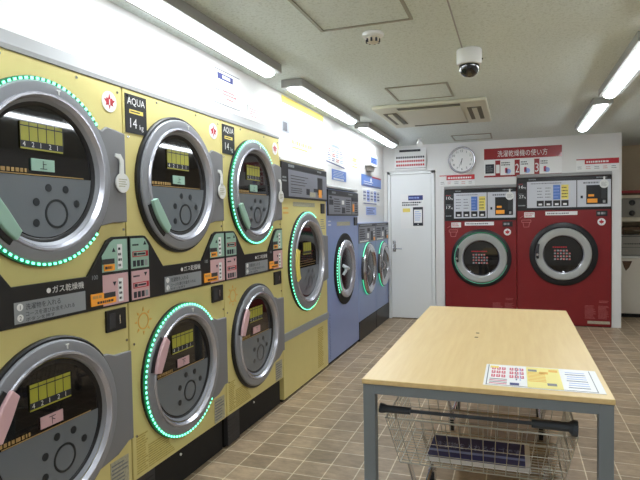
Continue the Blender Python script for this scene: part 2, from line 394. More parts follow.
def build_dryer():
    t = thing('stacked_dryer', '', '')
    MB().box(0.004, W1-.004, 0.197, 1.997, -0.72, 0, 'yellow').build('cabinet', t, 0.004)
    b = MB().box(0.01, W1-.01, 0.0, 0.196, -0.70, -0.03, 'recess').build('base', t)
    g = MB().box(0.012, 0.165, 0.012, 0.194, -0.03, -0.004, 'char')
    for i in range(7): g.box(0.022, 0.155, 0.03+i*0.022, 0.036+i*0.022, -0.0045, -0.002, 'black')
    g.build('vent_grille', b)
    MB().disc(0.42, 0.15, 0.007, -0.0305, -0.024, 'white', 10).build('screw', b)
    # seams and bolts on the front
    for u, z in [(0.03, 1.965), (0.84, 1.965), (0.03, 1.78), (0.25, 1.975), (0.6, 1.975), (0.03, 0.83), (0.03, 0.40), (0.855, 1.36), (0.855, 0.86)]:
        MB().disc(u, z, 0.006, 0, 0.004, 'chrome', 8).build('bolt', t)
    for upper in (True, False):
        cu = 0.418; cz = 1.58 if upper else 0.616; R = 0.349
        d = MB()
        d.lathe(cu, cz, [(R, 0.0), (R, 0.014), (R-.006, 0.02), (R-.013, 0.02), (R-.013, 0.012)], 'black')
        d.lathe(cu, cz, [(R-.013, 0.010), (R-.015, 0.026), (R-.020, 0.031), (R-.052, 0.036), (R-.057, 0.035)], 'ring')
        d.lathe(cu, cz, [(R-.057, 0.035), (R-.060, 0.043), (R-.068, 0.043), (R-.078, 0.024)], 'lip')
        d.lathe(cu, cz+(0.0 if upper else 0.006), [(R-.078, 0.025), (R-.090, 0.012), (R-.091, 0.004)], 'ring')
        d.lathe(cu, cz, [(0.261, 0.012), (0.250, 0.010), (0.244, 0.004)], 'black')
        door = d.build('upper_door' if upper else 'lower_door', t)
        if upper: h = [(0.62, 1.79), (0.72, 1.78), (0.75, 1.80), (0.80, 1.795), (0.862, 1.785), (0.862, 1.392), (0.77, 1.39), (0.62, 1.37)]
        else: h = [(0.62, 0.84), (0.72, 0.83), (0.76, 0.815), (0.864, 0.812), (0.864, 0.41), (0.83, 0.41), (0.76, 0.375), (0.64, 0.35)]
        # hinge plate, cut round behind the ring
        arc = []
        a_hi = math.asin((h[0][1]-cz)/(R-.03)); a_lo = math.asin((h[-1][1]-cz)/(R-.03))
        for i in range(13):
            a = a_lo+(a_hi-a_lo)*i/12; arc.append((cu+(R-.03)*math.cos(a), cz+(R-.03)*math.sin(a)))
        MB().plate(h[1:-1]+arc, 0.001, 0.020, 'hinge').build('hinge_plate', door, 0.005)
        MB().disc(cu, cz, 0.246, -0.004, 0.003, 'glass', 56).build('window', door)
        w = MB(); door_prints(w, cu, cz, upper); w.build('window_print', door)
        # curved handle paddle on the left of the ring
        hm = MB(); k = 'mint' if upper else 'pink'
        if upper: ca, cb = math.radians(197), math.radians(236)
        else: ca, cb = math.radians(134), math.radians(170)
        n = 10; vs = []
        for i in range(n+1):
            a = ca+(cb-ca)*i/n; e = 0.86+0.14*math.sin(PI*i/n)
            for r, w_ in ((R-.052, 0.036), (R-.054, 0.054), (R-.108*e, 0.054), (R-.108*e, 0.024)):
                vs.append((cu+r*math.cos(a), -w_, cz+r*math.sin(a)))
        hm.add(vs, [(4*i+j, 4*i+(j+1)%4, 4*i+4+(j+1)%4, 4*i+4+j) for i in range(n) for j in range(4)]+[(0,3,2,1), (4*n, 4*n+1, 4*n+2, 4*n+3)], k)
        # dark slot beside the paddle
        hb = MB()
        for i in range(10):
            a = ca+(cb-ca)*i/9
        hb.lathe(cu, cz, [(R-.030, 0.0335), (R-.032, 0.0375), (R-.050, 0.0395), (R-.052, 0.0355)], 'black', 10, ca+.05, cb-.02)
        ho = hm.build('door_handle', door, 0.004, label='%s door handle' % ('mint green' if upper else 'pink'))
        hb.build('handle_slot', door)
        m = MB(); m.box(cu+.047, cu+.063, cz+R-.040, cz+R-.036, .030, .0375, 'white').box(cu+.053, cu+.057, cz+R-.055, cz+R-.040, .030, .0385, 'white')
        m.build('lock_mark', door)
        if upper:
            g = MB().disc(0.825, 1.565, 0.043, 0.026, 0.032, 'white', 26)
            g.plate([(0.808, 1.60), (0.834, 1.60), (0.834, 1.665), (0.815, 1.690), (0.785, 1.690), (0.783, 1.676), (0.806, 1.668), (0.813, 1.65)], 0.026, 0.032, 'white')
            g.lines(0.798, 0.855, 1.545, 1.585, 4, 0.032, 'stickgrey', .4)
            g.build('lock_tag', door, label='round white hanging tag')
        # LED strip
        a0, a1 = (math.radians(38), math.radians(318))
        l = MB(); l.lathe(cu, cz, [(R-.0128, 0.022), (R-.004, 0.0235), (R-.0005, 0.021), (R-.0005, 0.012)], 'ledbase', 60, a0, a1)
        for i in range(66):
            a = a0+(a1-a0)*(i+.5)/66; c, s_ = math.cos(a), math.sin(a); p = (cu+(R-.009)*c, cz+(R-.009)*s_)
            tx, tz = -s_*0.0052, c*0.0052; rx, rz = c*0.0042, s_*0.0042
            l.plate([(p[0]-tx-rx, p[1]-tz-rz), (p[0]+tx-rx, p[1]+tz-rz), (p[0]+tx+rx, p[1]+tz+rz), (p[0]-tx+rx, p[1]-tz+rz)], 0.022, 0.027, 'led')
        l.build('light_strip', door, label='lit green light strip')
    # control band between the doors
    p = MB().plate([(0.004, 1.028), (W1-.004, 1.028), (W1-.004, 1.329), (0.772, 1.329), (0.735, 1.315), (0.617, 1.172), (0.256, 1.172), (0.150, 1.300), (0.122, 1.325), (0.105, 1.329), (0.004, 1.329)], 0, 0.012, 'black').build('control_panel', t, 0.002)
    q = 0.0125
    l = MB().box(0.262, 0.598, 1.04, 1.116, q, q+.002, 'labgrey')
    l.disc(0.285, 1.098, 0.013, q+.002, q+.003, 'paper', 14); l.text('1', 0.285, 1.090, 0.022, q+.0036, 'ink', 'c')
    l.disc(0.285, 1.060, 0.013, q+.002, q+.003, 'paper', 14); l.text('2', 0.285, 1.052, 0.022, q+.0036, 'ink', 'c')
    l.text('洗濯物を入れる', 0.308, 1.087, 0.024, q+.003, 'ink', width=0.16)
    l.text('コースを選びお金を入れる', 0.308, 1.063, 0.019, q+.003, 'ink', width=0.23)
    l.text('ボタンを押す', 0.308, 1.044, 0.016, q+.003, 'ink', width=0.13)
    l.text('ガス乾燥機', 0.432, 1.131, 0.030, q+.0015, 'paper', width=0.16); l.disc(0.415, 1.141, 0.010, q, q+.0015, 'paper', 8)
    l.build('instruction_label', p)
    for (nm, z0, z1, k) in [('upper_guide', 1.180, 1.318, 'mint'), ('lower_guide', 1.036, 1.168, 'pink')]:
        g = MB(); g2 = MB()
        if k == 'mint':
            g.plate([(0.70, z0), (0.862, z0), (0.862, z1), (0.775, z1), (0.752, z1-.012), (0.70, z0+.070)], q, q+.0015, k)
            g2.plate([(0.012, z0), (0.140, z0), (0.140, z0+.10), (0.120, z1-.01), (0.105, z1), (0.012, z1)], q, q+.0015, k)
        else:
            g.box(0.700, 0.862, z0, z1, q, q+.0015, k); g2.box(0.012, 0.140, z0, z1, q, q+.0015, k)
        s2 = q+.0018
        g.box(0.795, 0.826, z0+.008, z1-.022, s2, s2+.001, 'paper'); g.lines(0.800, 0.821, z0+.012, z1-.03, 4, s2+.001, 'ink', .45)
        tz = z1-.035 if k == 'mint' else z0+.10
        f = 1 if k == 'mint' else -1
        for uu, zz, g_ in ((0.772, tz-.01, g), (0.112, tz+.012, g2)): g_.plate([(uu-.011, zz-.009*f), (uu+.011, zz-.009*f), (uu, zz+.009*f)], s2, s2+.001, 'ink')
        g2.lines(0.024, 0.07, z0+.095, z0+.12, 1, s2, 'ink', .3)
        g2.plate([(0.022, z0+.052), (0.134, z0+.052), (0.134, z0+.078), (0.022, z0+.078)], s2, s2+.001, 'pred'); g2.box(0.027, 0.116, z0+.056, z0+.074, s2+.001, s2+.0015, k); g2.box(0.030, 0.05, z0+.058, z0+.072, s2+.0015, s2+.002, 'ink'); g2.box(0.055, 0.112, z0+.061, z0+.069, s2+.0015, s2+.002, 'ink')
        for i in range(4): g2.box(0.024+i*.028, 0.044+i*.028, z0+.008, z0+.036, s2, s2+.001, 'ink' if i != 3 else 'labgrey')
        g.box(0.70, 0.775, z0+.034, z0+.056, s2, s2+.001, 'char')
        g.build(nm, p); g2.build(nm, p)
    a = MB()
    a.box(0.708, 0.772, 1.185, 1.212, q+.003, q+.006, 'amber')
    a.lines(0.712, 0.768, 1.19, 1.207, 1, q+.006, 'ink', .7)
    a.build('amber_display', p, label='lit amber price display'); a = MB()
    a.plate([(0.628, 1.046), (0.775, 1.046), (0.775, 1.070), (0.700, 1.070), (0.700, 1.096), (0.628, 1.096)], q+.001, q+.006, 'amber')
    a.lines(0.634, 0.695, 1.072, 1.092, 1, q+.006, 'tan', .6).lines(0.66, 0.77, 1.049, 1.066, 1, q+.006, 'ink', .6)
    a.build('amber_display', p, label='lit amber price display')
    MB().text('100', 0.640, 1.156, 0.026, q+.001, 'labgrey').build('price_mark', p)
    c = MB().box(0.722, 0.846, 0.918, 1.012, 0, 0.010, 'black').box(0.735, 0.775, 0.932, 0.998, 0.010, 0.012, 'char').box(0.80, 0.806, 0.945, 0.985, 0.010, 0.013, 'chrome')
    c.build('coin_slot', t, 0.002)
    pl = MB().box(0.016, 0.166, 1.800, 1.976, 0, 0.004, 'black')
    pl.text('AQUA', 0.091, 1.930, 0.046, 0.0048, 'paper', 'c', width=0.125)
    pl.box(0.042, 0.140, 1.890, 1.908, 0.004, 0.0046, 'pyellow'); pl.lines(0.05, 0.132, 1.893, 1.905, 1, 0.0047, 'ink', .5)
    pl.text('14', 0.045, 1.825, 0.062, 0.0048, 'paper'); pl.text('kg', 0.112, 1.822, 0.034, 0.0048, 'paper')
    pl.build('capacity_plate', t)
    s = MB().disc(0.788, 1.915, 0.045, 0, 0.003, 'paper', 28)
    pts = []
    for i in range(10): pts.append(None)
    leaf = [(0,-.034),(.006,-.014),(.024,-.018),(.020,-.006),(.034,.008),(.020,.010),(.016,.018),(.008,.012),(.0,.036),(-.008,.012),(-.016,.018),(-.020,.010),(-.034,.008),(-.020,-.006),(-.024,-.018),(-.006,-.014)]
    s.plate([(0.788+x, 1.915+z) for x, z in leaf], 0.003, 0.0036, 'pred'); s.box(0.785, 0.791, 1.90, 1.925, 0.0036, 0.004, 'paper')
    s.build('leaf_sticker', t)
    s = MB().ring(0.105, 0.925, 0.034, 0.040, 0, 0.0015, 'orange_line', 24)
    for i in range(8):
        a = i*PI/4; c_, s_ = math.cos(a), math.sin(a); u, z = 0.105+0.056*c_, 0.925+0.056*s_
        s.plate([(u-c_*.008-s_*.006, z-s_*.008+c_*.006), (u-c_*.008+s_*.006, z-s_*.008-c_*.006), (u+c_*.010, z+s_*.010)], 0, 0.0015, 'orange_line')
    s.build('sun_decal', t)
    MB().lines(0.03, 0.115, 0.215, 0.40, 16, 0, 'yellow_dark', .5).lines(0.115, 0.33, 0.215, 0.33, 10, 0, 'yellow_dark', .5).build('printed_notes', t)
    MB().box(0.728, 0.845, 0.205, 0.345, 0, 0.0015, 'stickgrey').lines(0.735, 0.838, 0.215, 0.335, 7, 0.0015, 'inkgrey', .4).build('care_sticker', t)
    return t

D0 = build_dryer()
def kids(o):
    out = {}
    for c in o.children: out.setdefault(c.name.split('.')[0], []).append(c)
    return out
def strip_of(root, door):
    for c in root.children:
        if c.name.startswith(door):
            for g in c.children:
                if g.name.startswith('light_strip'): return g
uL, lL = strip_of(D0, 'upper_door'), strip_of(D0, 'lower_door')
grp = 'yellow stacked dryers along the left wall'
D1 = copy_tree(D0, None, (uL,)); D2 = copy_tree(D0, None, (lL,)); bpy.data.objects.remove(lL)
for o, y, lab in [(D0, 1.172, 'yellow stacked pair dryer nearest the camera, cut off by the left edge'),
                  (D1, 2.046, 'middle yellow stacked dryer, only its lower door ringed in green light'),
                  (D2, 2.920, 'yellow stacked dryer beside the single big yellow dryer, upper door ringed in green')]:
    o.location = (XM, y, 0); o.rotation_euler = (0, 0, LR); tag(o, lab, 'tumble dryer', grp)

# ------------------------------------------------------------------ helper for simple light ring
def led_ring(parent, cu, cz, R, w, a0, a1, n, size=0.0058, back=True):
    l = MB()
    if back: l.lathe(cu, cz, [(R-.008, w), (R-.003, w+.003), (R+.004, w+.002), (R+.005, w-.008)], 'ledbase', 48, a0, a1)
    for i in range(n):
        a = a0+(a1-a0)*(i+.5)/n; c, s_ = math.cos(a), math.sin(a); pu, pz = cu+R*c, cz+R*s_
        tx, tz = -s_*size, c*size; rx, rz = c*size*.6, s_*size*.6
        l.plate([(pu-tx-rx, pz-tz-rz), (pu+tx-rx, pz+tz-rz), (pu+tx+rx, pz+tz+rz), (pu-tx+rx, pz-tz+rz)], w, w+.006, 'led')
    return l.build('light_strip', parent, label='lit green light strip')

# ------------------------------------------------------------------ single big yellow dryer
t = thing('large_dryer', 'single big yellow dryer with one large door and a grey stripe', 'tumble dryer', (XM, 3.794, 0), LR)
W = 1.066
MB().box(0.004, W-.004, 0.02, 1.843, -0.72, 0, 'yellow').build('cabinet', t, 0.004)
MB().box(0.012, W-.012, 0.0, 0.02, -0.70, -0.02, 'recess').build('base', t)
s = MB().box(0.004, W-.004, 0.462, 0.524, 0.0, 0.012, 'labgrey').build('grey_stripe', t, 0.003)
p = MB().box(0.006, W-.006, 1.56, 1.836, 0, 0.012, 'black').build('control_panel', t, 0.003)
l = MB().box(0.135, W-.02, 1.575, 1.783, .012, .014, 'panelgrey')
l.lines(0.18, 0.60, 1.66, 1.75, 4, .014, 'char', .25, False); l.lines(0.18, 0.50, 1.60, 1.65, 3, .014, 'char', .3); l.box(0.52, 0.60, 1.60, 1.65, .014, .0148, 'ink')
l.box(0.60, 0.74, 1.585, 1.625, .014, .015, 'stickgrey').box(0.70, 0.80, 1.63, 1.66, .014, .015, 'ink')
l.box(0.80, 0.93, 1.61, 1.76, .014, .015, 'black').build('instruction_label', p)
MB().box(0.82, 0.90, 1.585, 1.655, .0155, .018, 'amber').build('amber_display', p, label='lit amber price display')
MB().lines(0.14, 0.27, 1.80, 1.825, 1, .0125, 'labgrey', .8).lines(0.80, 0.92, 1.80, 1.825, 1, .0125, 'labgrey', .6).lines(0.02, 0.11, 1.68, 1.73, 2, .0125, 'labgrey', .5).build('panel_marks', p)
MB().box(0.905, 1.00, 1.445, 1.535, 0, 0.010, 'black').build('coin_slot', t, 0.002)
cu, cz, R = 0.535, 1.044, 0.418
d = MB(); d.lathe(cu, cz, [(R, 0.0), (R, 0.014), (R-.008, 0.02), (R-.016, 0.02), (R-.016, 0.012)], 'black')
d.lathe(cu, cz, [(R-.016, 0.010), (R-.018, 0.026), (R-.024, 0.032), (R-.066, 0.038), (R-.070, 0.036)], 'ring')
d.lathe(cu, cz, [(R-.070, 0.036), (R-.074, 0.044), (R-.083, 0.044), (R-.096, 0.024)], 'lip')
d.lathe(cu, cz, [(R-.096, 0.024), (R-.110, 0.012), (R-.114, 0.002)], 'ring')
door = d.build('round_door', t)
MB().disc(cu, cz, R-.113, -0.004, 0.004, 'glass', 56).build('window', door)
MB().plate([(0.80, 1.26), (1.05, 1.24), (1.05, 0.84), (0.80, 0.81), (0.885, 0.92), (0.91, 1.044), (0.885, 1.16)], 0.001, 0.020, 'hinge').build('hinge_plate', door, 0.006)
w = MB(); r = 0.290; a = math.asin(-0.05/r); w.disc(cu, cz, r, 0.0045, 0.0055, 'winGrey', 40, PI-a, 2*PI+a)
q = .006; w.box(0.44, 0.63, 1.10, 1.20, q, q+.001, 'lime'); 
for i in range(5): w.box(0.44+i*.0465, 0.443+i*.0465, 1.10, 1.20, q+.001, q+.0016, 'winInk')
w.box(0.44, 0.63, 1.108, 1.128, q+.001, q+.0018, 'ink'); w.lines(0.28, 0.78, 1.0, 1.06, 3, q, 'tan', .12, False)
w.ring(0.60, 0.86, 0.045, 0.054, q, q+.001, 'winInk', 24)
for (u, z) in [(0.56, 0.955), (0.65, 0.955), (0.50, 0.90), (0.70, 0.90), (0.50, 0.82)]: w.disc(u, z, 0.015, q, q+.001, 'winInk', 12)
w.build('window_print', door)
n = 8; vs = []
for i in range(n+1):
    a = math.radians(160+44*i/n)
    for r, w_ in ((R-.066, .039), (R-.068, .054), (R-.125, .054), (R-.125, .026)): vs.append((cu+r*math.cos(a), -w_, cz+r*math.sin(a)))
MB_h = MB(); MB_h.add(vs, [(4*i+j, 4*i+(j+1)%4, 4*i+4+(j+1)%4, 4*i+4+j) for i in range(n) for j in range(4)]+[(0,3,2,1), (4*n, 4*n+1, 4*n+2, 4*n+3)], 'pyellow'); MB_h.build('door_handle', door, 0.004, label='pale yellow door handle')
led_ring(door, cu, cz, R-.009, 0.018, math.radians(62), math.radians(312), 58)
s = MB().box(0.25, 0.75, 1.50, 1.535, 0, .0015, 'stickgrey').build('grey_label', t)
MB().lines(0.05, 0.16, 1.43, 1.50, 2, 0, 'orange_line', .4).build('printed_notes', t)
MB().lines(0.78, 0.93, 0.06, 0.42, 22, 0, 'yellow_dark', .5).build('printed_notes', t)
MB().lines(0.90, 1.02, 1.30, 1.40, 5, 0, 'inkgrey', .3).build('printed_notes', t)

# ------------------------------------------------------------------ tall blue washer
t = thing('tall_blue_washer', 'tall lavender blue washer with a black ringed round door', 'washing machine', (XM, 4.862, 0), LR)
W = 1.091
MB().box(0.004, W-.004, 0.03, 1.683, -0.72, 0, 'blue').build('cabinet', t, 0.004)
MB().box(0.012, W-.012, 0.0, 0.03, -0.70, -0.02, 'recess').build('base', t)
p = MB().box(0.02, W-.01, 1.426, 1.676, 0, 0.012, 'black').build('control_panel', t, 0.003)
l = MB().box(0.04, 0.80, 1.44, 1.62, .012, .014, 'panelgrey').box(0.82, 1.06, 1.44, 1.62, .012, .014, 'panelgrey')
l.box(0.05, 0.17, 1.53, 1.58, .014, .016, 'ink').box(0.06, 0.13, 1.59, 1.61, .014, .016, 'ink').box(0.46, 0.56, 1.45, 1.51, .014, .016, 'ink').box(0.45, 0.53, 1.54, 1.58, .014, .016, 'paper')
l.lines(0.20, 0.42, 1.46, 1.60, 6, .014, 'char', .35).lines(0.60, 0.78, 1.46, 1.60, 6, .014, 'char', .35)
l.box(0.82, 1.06, 1.58, 1.62, .014, .016, 'ink').lines(0.93, 1.05, 1.45, 1.57, 5, .014, 'ink', .4)
l.build('instruction_label', p)
MB().box(0.84, 0.90, 1.47, 1.55, .0145, .017, 'amber').build('amber_display', p, label='lit amber price display')
MB().lines(0.14, 0.26, 1.638, 1.662, 1, .0125, 'labgrey', .8).lines(0.70, 0.85, 1.638, 1.662, 1, .0125, 'labgrey', .6).build('panel_marks', p)
MB().box(0.93, 1.05, 1.32, 1.41, 0, 0.010, 'black').build('coin_slot', t, 0.002)
MB().box(0.32, 0.78, 1.325, 1.365, 0, .0015, 'stickgrey').build('grey_label', t)
MB().lines(0.05, 0.14, 1.32, 1.39, 2, 0, 'paper', .3).build('printed_notes', t)
MB().lines(0.03, 0.08, 0.06, 0.5, 30, 0, 'blue_dark', .4).build('printed_notes', t)
cu, cz, R = 0.565, 0.880, 0.366
d = MB().lathe(cu, cz, [(R, 0.0), (R, 0.012), (R-.012, 0.018), (R-.05, 0.020), (R-.067, 0.02)], 'recess')
d.lathe(cu, cz, [(R-.066, 0.02), (R-.070, 0.032), (R-.08, 0.038), (R-.10, 0.038), (R-.14, 0.030), (R-.15, 0.02)], 'lip')
door = d.build('round_door', t)
MB().lathe(cu, cz, [(R-.149, 0.02), (R-.18, 0.028), (R-.25, 0.034), (0.0, 0.038)], 'bowl').build('window', door)
h = MB().tube([(cu-.255, -.058, cz+.055), (cu-.245, -.088, cz+.035), (cu-.19, -.092, cz+.02), (cu-.13, -.085, cz+.015)], [.014, .018, .018, .012], 'silverpanel', 8).tube([(cu-.245, -.06, cz-.04), (cu-.24, -.085, cz-.0), (cu-.235, -.085, cz+.035)], .014, 'silverpanel', 8)
h.build('door_handle', door, label='bright silver door handle')
led_ring(door, cu, cz, R-.034, 0.0205, math.radians(135), math.radians(222), 17)
l = MB().lathe(cu, cz, [(R-.0665, 0.028), (R-.0695, 0.033), (R-.074, 0.036)], 'leddim', 30, math.radians(150), math.radians(222)); l.build('light_strip', door, label='lit green light strip')

# ------------------------------------------------------------------ two low blue washers
def low_washer(W, cu, cz, label, y, R=0.30):
    t = thing('low_blue_washer', label, 'washing machine', (XM, y, 0), LR, 'low blue washers by the back door')
    MB().box(0.004, W-.004, 0.222, 1.345, -0.70, 0, 'blue').build('cabinet', t, 0.004)
    MB().box(0.006, W-.006, 0.0, 0.22, -0.68, 0.004, 'black').build('base', t, 0.003)
    MB().box(0.03, W-.03, 1.347, 1.385, -0.10, -0.065, 'char').build('top_rail', t)
    p = MB().box(0.01, W-.01, 1.112, 1.340, 0, 0.010, 'panelgrey').build('control_panel', t, 0.003)
    l = MB().lines(0.04, W*.42, 1.15, 1.28, 5, .010, 'ink', .45).box(0.02, W-.02, 1.30, 1.332, .010, .011, 'ink').lines(0.05, W-.1, 1.305, 1.327, 1, .011, 'labgrey', .6)
    l.box(W*.46, W*.56, 1.16, 1.22, .010, .012, 'paper').box(W*.48, W*.62, 1.24, 1.28, .010, .012, 'ink').box(W*.68, W*.80, 1.13, 1.24, .010, .013, 'ink').lines(W*.82, W*.95, 1.14, 1.28, 4, .010, 'silverpanel', .4).lines(0.05, W*.6, 1.118, 1.145, 1, .010, 'paper', .5)
    l.build('instruction_label', p)
    MB().box(W*.83, W*.91, 1.125, 1.165, .011, .015, 'amber').build('amber_display', p, label='lit amber price display')
    d = MB().lathe(cu, cz, [(R, 0.0), (R, 0.014), (R-.005, 0.024), (R-.014, .026)], 'char')
    d.lathe(cu, cz, [(R-.014, .026), (R-.026, .040), (R-.055, .050), (R-.075, .048), (R-.10, .030), (R-.105, .02)], 'chrome')
    door = d.build('round_door', t)
    MB().lathe(cu, cz, [(R-.104, 0.022), (R-.14, 0.030), (R-.21, 0.036), (0.0, 0.040)], 'bowl').build('window', door)
    MB().tube([(cu-.225, -.062, cz+.05), (cu-.225, -.085, cz), (cu-.225, -.062, cz-.05)], .012, 'chrome', 8).build('door_handle', door)
    l = MB().lathe(cu, cz, [(R+.0008, 0.008), (R+.0008, 0.0145), (R-.003, .020)], 'leddim', 60, math.radians(200), math.radians(300))
    l.build('light_strip', door, label='lit green light strip')
    MB().lathe(cu, cz, [(R+.0008, 0.008), (R+.0008, 0.0145), (R-.003, .020)], 'leddim', 30, math.radians(75), math.radians(150)).build('light_strip', door, label='lit green light strip')
    return t
low_washer(0.812, 0.430, 0.797, 'low blue front load washer right beside the tall blue washer', 5.956, .312)
low_washer(0.742, 0.40, 0.790, 'low blue front load washer in the corner next to the back door', 6.770)

# ------------------------------------------------------------------ red dryers
def red_dryer(W, top, pz, cu, cz, R, rr, sh, coin, label, x, caps, second):
    t = thing('red_dryer', label, 'tumble dryer', (x, DY, 0), 0, 'red washer dryers built into the back wall')
    MB().box(0.003, W-.003, 0.008, top-.002, -0.70, 0, 'red').build('cabinet', t, 0.004)
    MB().box(0.01, W-.01, 0, 0.008, -0.68, -0.01, 'recess').build('base', t)
    hb = top-.05
    p = MB().box(0.006, W-.006, pz, top-.004, 0, 0.010, 'black').build('control_panel', t, 0.003)
    g = MB().lines(sh[0]+.02, sh[0]+.12, hb+.012, hb+.032, 1, .0105, 'labgrey', .7).lines(coin[1]-.16, coin[1]-.03, hb+.012, hb+.032, 1, .0105, 'labgrey', .7)
    zz = hb-.03
    for i, (num, mrk) in enumerate(caps):
        z_ = hb-.085-i*.125; g.box(0.016, sh[0]-.012, z_-.018, z_+.062, .010, .0112, 'char')
        g.text(num, 0.028, z_, 0.055, .0116, 'paper', width=.055); g.text('kg', 0.088, z_, 0.03, .0116, 'paper', width=.022)
        g.lines(0.024, 0.09, z_+.046, z_+.060, 1, .0112, 'pred' if i == 0 else 'labgrey', .6)
    g.lines(0.02, sh[0]-.015, pz+.05, pz+.08, 1, .0105, 'labgrey', .5)
    g.build('capacity_marks', p)
    z1 = hb-.005; z0 = pz+.032
    s = MB().box(sh[0], sh[1], z0, z1, .010, .014, 'silverpanel'); wd = sh[1]-sh[0]; H = z1-z0
    s.lines(sh[0]+.08*wd, sh[1]-.1*wd, z1-.05*H-.02, z1-.05*H, 1, .014, 'inkgrey', .6)
    off = [.05, .29, .53, .77] if wd < .5 else [.20, .365, .535, .70]
    cwf = .19 if wd < .5 else .145
    for i, o_ in enumerate(off):
        u0 = sh[0]+o_*wd; cw = cwf*wd
        if i > 1: s.box(u0, u0+cw, z0+H*.30, z1-H*.15, .014, .0146, ['pblue', 'pyellow'][i-2])
        s.lines(u0+.06*cw, u0+.94*cw, z0+H*.34, z1-H*.20, 4, .0146, ['inkgrey', 'inkgrey', 'lblue', 'ink'][i], .3)
        s.box(u0, u0+cw, z0+H*.05, z0+H*.27, .014, .017, 'black')
        s.box(u0+cw*.25, u0+cw*.75, z0+H*.09, z0+H*.16, .017, .018, 'paper')
    s.build('course_board', p)
    c = MB().box(coin[0], coin[1], z0, z1, .010, .014, 'silverpanel'); wd = coin[1]-coin[0]
    c.box(coin[0]+wd*.27, coin[1]-wd*.10, z0+H*.10, z1-H*.20, .014, .017, 'black')
    c.box(coin[0]+wd*.10, coin[0]+wd*.17, z0+H*.32, z0+H*.42, .014, .017, 'ink').box(coin[0]+wd*.72, coin[1]-wd*.13, z0+H*.30, z0+H*.72, .017, .019, 'char').box(coin[0]+wd*.76, coin[0]+wd*.84, z0+H*.14, z0+H*.24, .017, .022, 'chrome')
    c.lines(coin[0]+wd*.18, coin[1]-wd*.2, z1-H*.16, z1-H*.06, 1, .014, 'inkgrey', .6)
    c.build('coin_unit', p)
    MB().box(coin[0]+wd*.30, coin[0]+wd*.60, z0+H*.15, z0+H*.30, .0175, .020, 'amber').box(coin[0]+wd*.33, coin[0]+wd*.50, z0+H*.38, z0+H*.46, .0175, .020, 'amber').build('amber_display', p, label='lit amber price display')
    gt = MB().disc(coin[1]-.075, z1-.055, .052, .0195, .025, 'white', 26).box(coin[1]-.085, coin[1]-.065, z1-.01, z1+.035, .0195, .025, 'white').lines(coin[1]-.11, coin[1]-.04, z1-.085, z1-.03, 4, .025, 'inkgrey', .3)
    gt.build('lock_tag', p, label='round white hanging tag')
    l = MB().box(cu-.205, cu+.165, pz-.065, pz-.018, 0, .002, 'paper').lines(cu-.185, cu+.145, pz-.056, pz-.028, 1, .002, 'inkgrey', .6)
    l.build('white_strip_label', t)
    l = MB().box(0.09, 0.215, pz-.088, pz-.022, 0, .002, 'paper').lines(0.10, 0.205, pz-.08, pz-.03, 2, .002, 'pred', .45); l.build('small_label', t)
    bz = pz-.21
    b = MB()
    for a_, c_ in [((.06, bz+.09), (.17, bz+.09)), ((.075, bz+.06), (.085, bz)), ((.085, bz), (.145, bz)), ((.145, bz), (.155, bz+.06)), ((.06, bz+.06), (.17, bz+.06)), ((.06, bz+.09), (.06, bz+.06)), ((.17, bz+.09), (.17, bz+.06)), ((.035, bz+.115), (.075, bz+.14))]:
        d_ = Vector((c_[0]-a_[0], c_[1]-a_[1])).normalized()*.003; nx, nz = -d_.y, d_.x
        b.plate([(a_[0]+nx, a_[1]+nz), (a_[0]-nx, a_[1]-nz), (c_[0]-nx, c_[1]-nz), (c_[0]+nx, c_[1]+nz)], 0, .0015, 'red_line')
    b.build('basket_decal', t)
    u1 = W-.175
    MB().box(u1, u1+.125, pz-.085, pz-.018, 0, .006, 'black').lines(u1+.015, u1+.11, pz-.07, pz-.03, 1, .006, 'labgrey', .7).build('status_display', t)
    s = MB().disc(u1+.06, pz-.155, .045, 0, .003, 'paper', 26)
    leaf = [(0,-.034),(.006,-.014),(.024,-.018),(.020,-.006),(.034,.008),(.020,.010),(.016,.018),(.008,.012),(.0,.036),(-.008,.012),(-.016,.018),(-.020,.010),(-.034,.008),(-.020,-.006),(-.024,-.018),(-.006,-.014)]
    s.plate([(u1+.06+a*.95, pz-.155+b_*.95) for a, b_ in leaf], .003, .0036, 'pred').build('leaf_sticker', t)
    for q_ in ((W-.30, W-.17, 0.10, 0.27, 12), (W-.15, W-.03, 0.10, 0.27, 12), (W-.14, W-.03, 0.30, 0.335, 2)): MB().lines(*q_, 0, 'red_line', .3).build('printed_notes', t)
    MB().box(W-.27, W-.02, 0.04, 0.075, 0, .0015, 'stickgrey').build('grey_label', t)
    d = MB().lathe(cu, cz, [(R, 0.0), (R, 0.016), (R-.02, 0.028), (rr+.012, 0.028), (rr+.004, .02)], 'black')
    d.lathe(cu, cz, [(rr+.004, 0.02), (rr, 0.036), (rr-.008, 0.044), (rr-.076, 0.048), (rr-.084, 0.044)], 'ringlight').lathe(cu, cz, [(rr-.084, 0.044), (rr-.090, 0.040), (rr-.097, 0.012)], 'lip')
    door = d.build('round_door', t)
    g = 0.229
    MB().lathe(cu, cz, [(g, 0.012), (g-.01, 0.008), (g-.012, .006), (0.0, 0.006)], 'glass').build('window', door)
    w = MB()
    for i in range(6):
        for j in range(4):
            if j == 3 and i > 4: continue
            w.box(cu-.105+i*.034, cu-.083+i*.034, cz-.075+j*.036, cz-.055+j*.036, .0065, .0072, 'red_line' if (i+j) % 2 else 'labgrey')
    w.lines(cu-.12, cu+.10, cz+.075, cz+.10, 1, .0065, 'pred', .6).build('window_print', door)
    h = MB().tube([(cu-rr+.035, -.055, cz+.13), (cu-rr+.022, -.074, cz+.07), (cu-rr+.018, -.074, cz+.0), (cu-rr+.03, -.055, cz-.05)], [.016, .022, .022, .014], 'char', 8)
    h.build('door_handle', door)
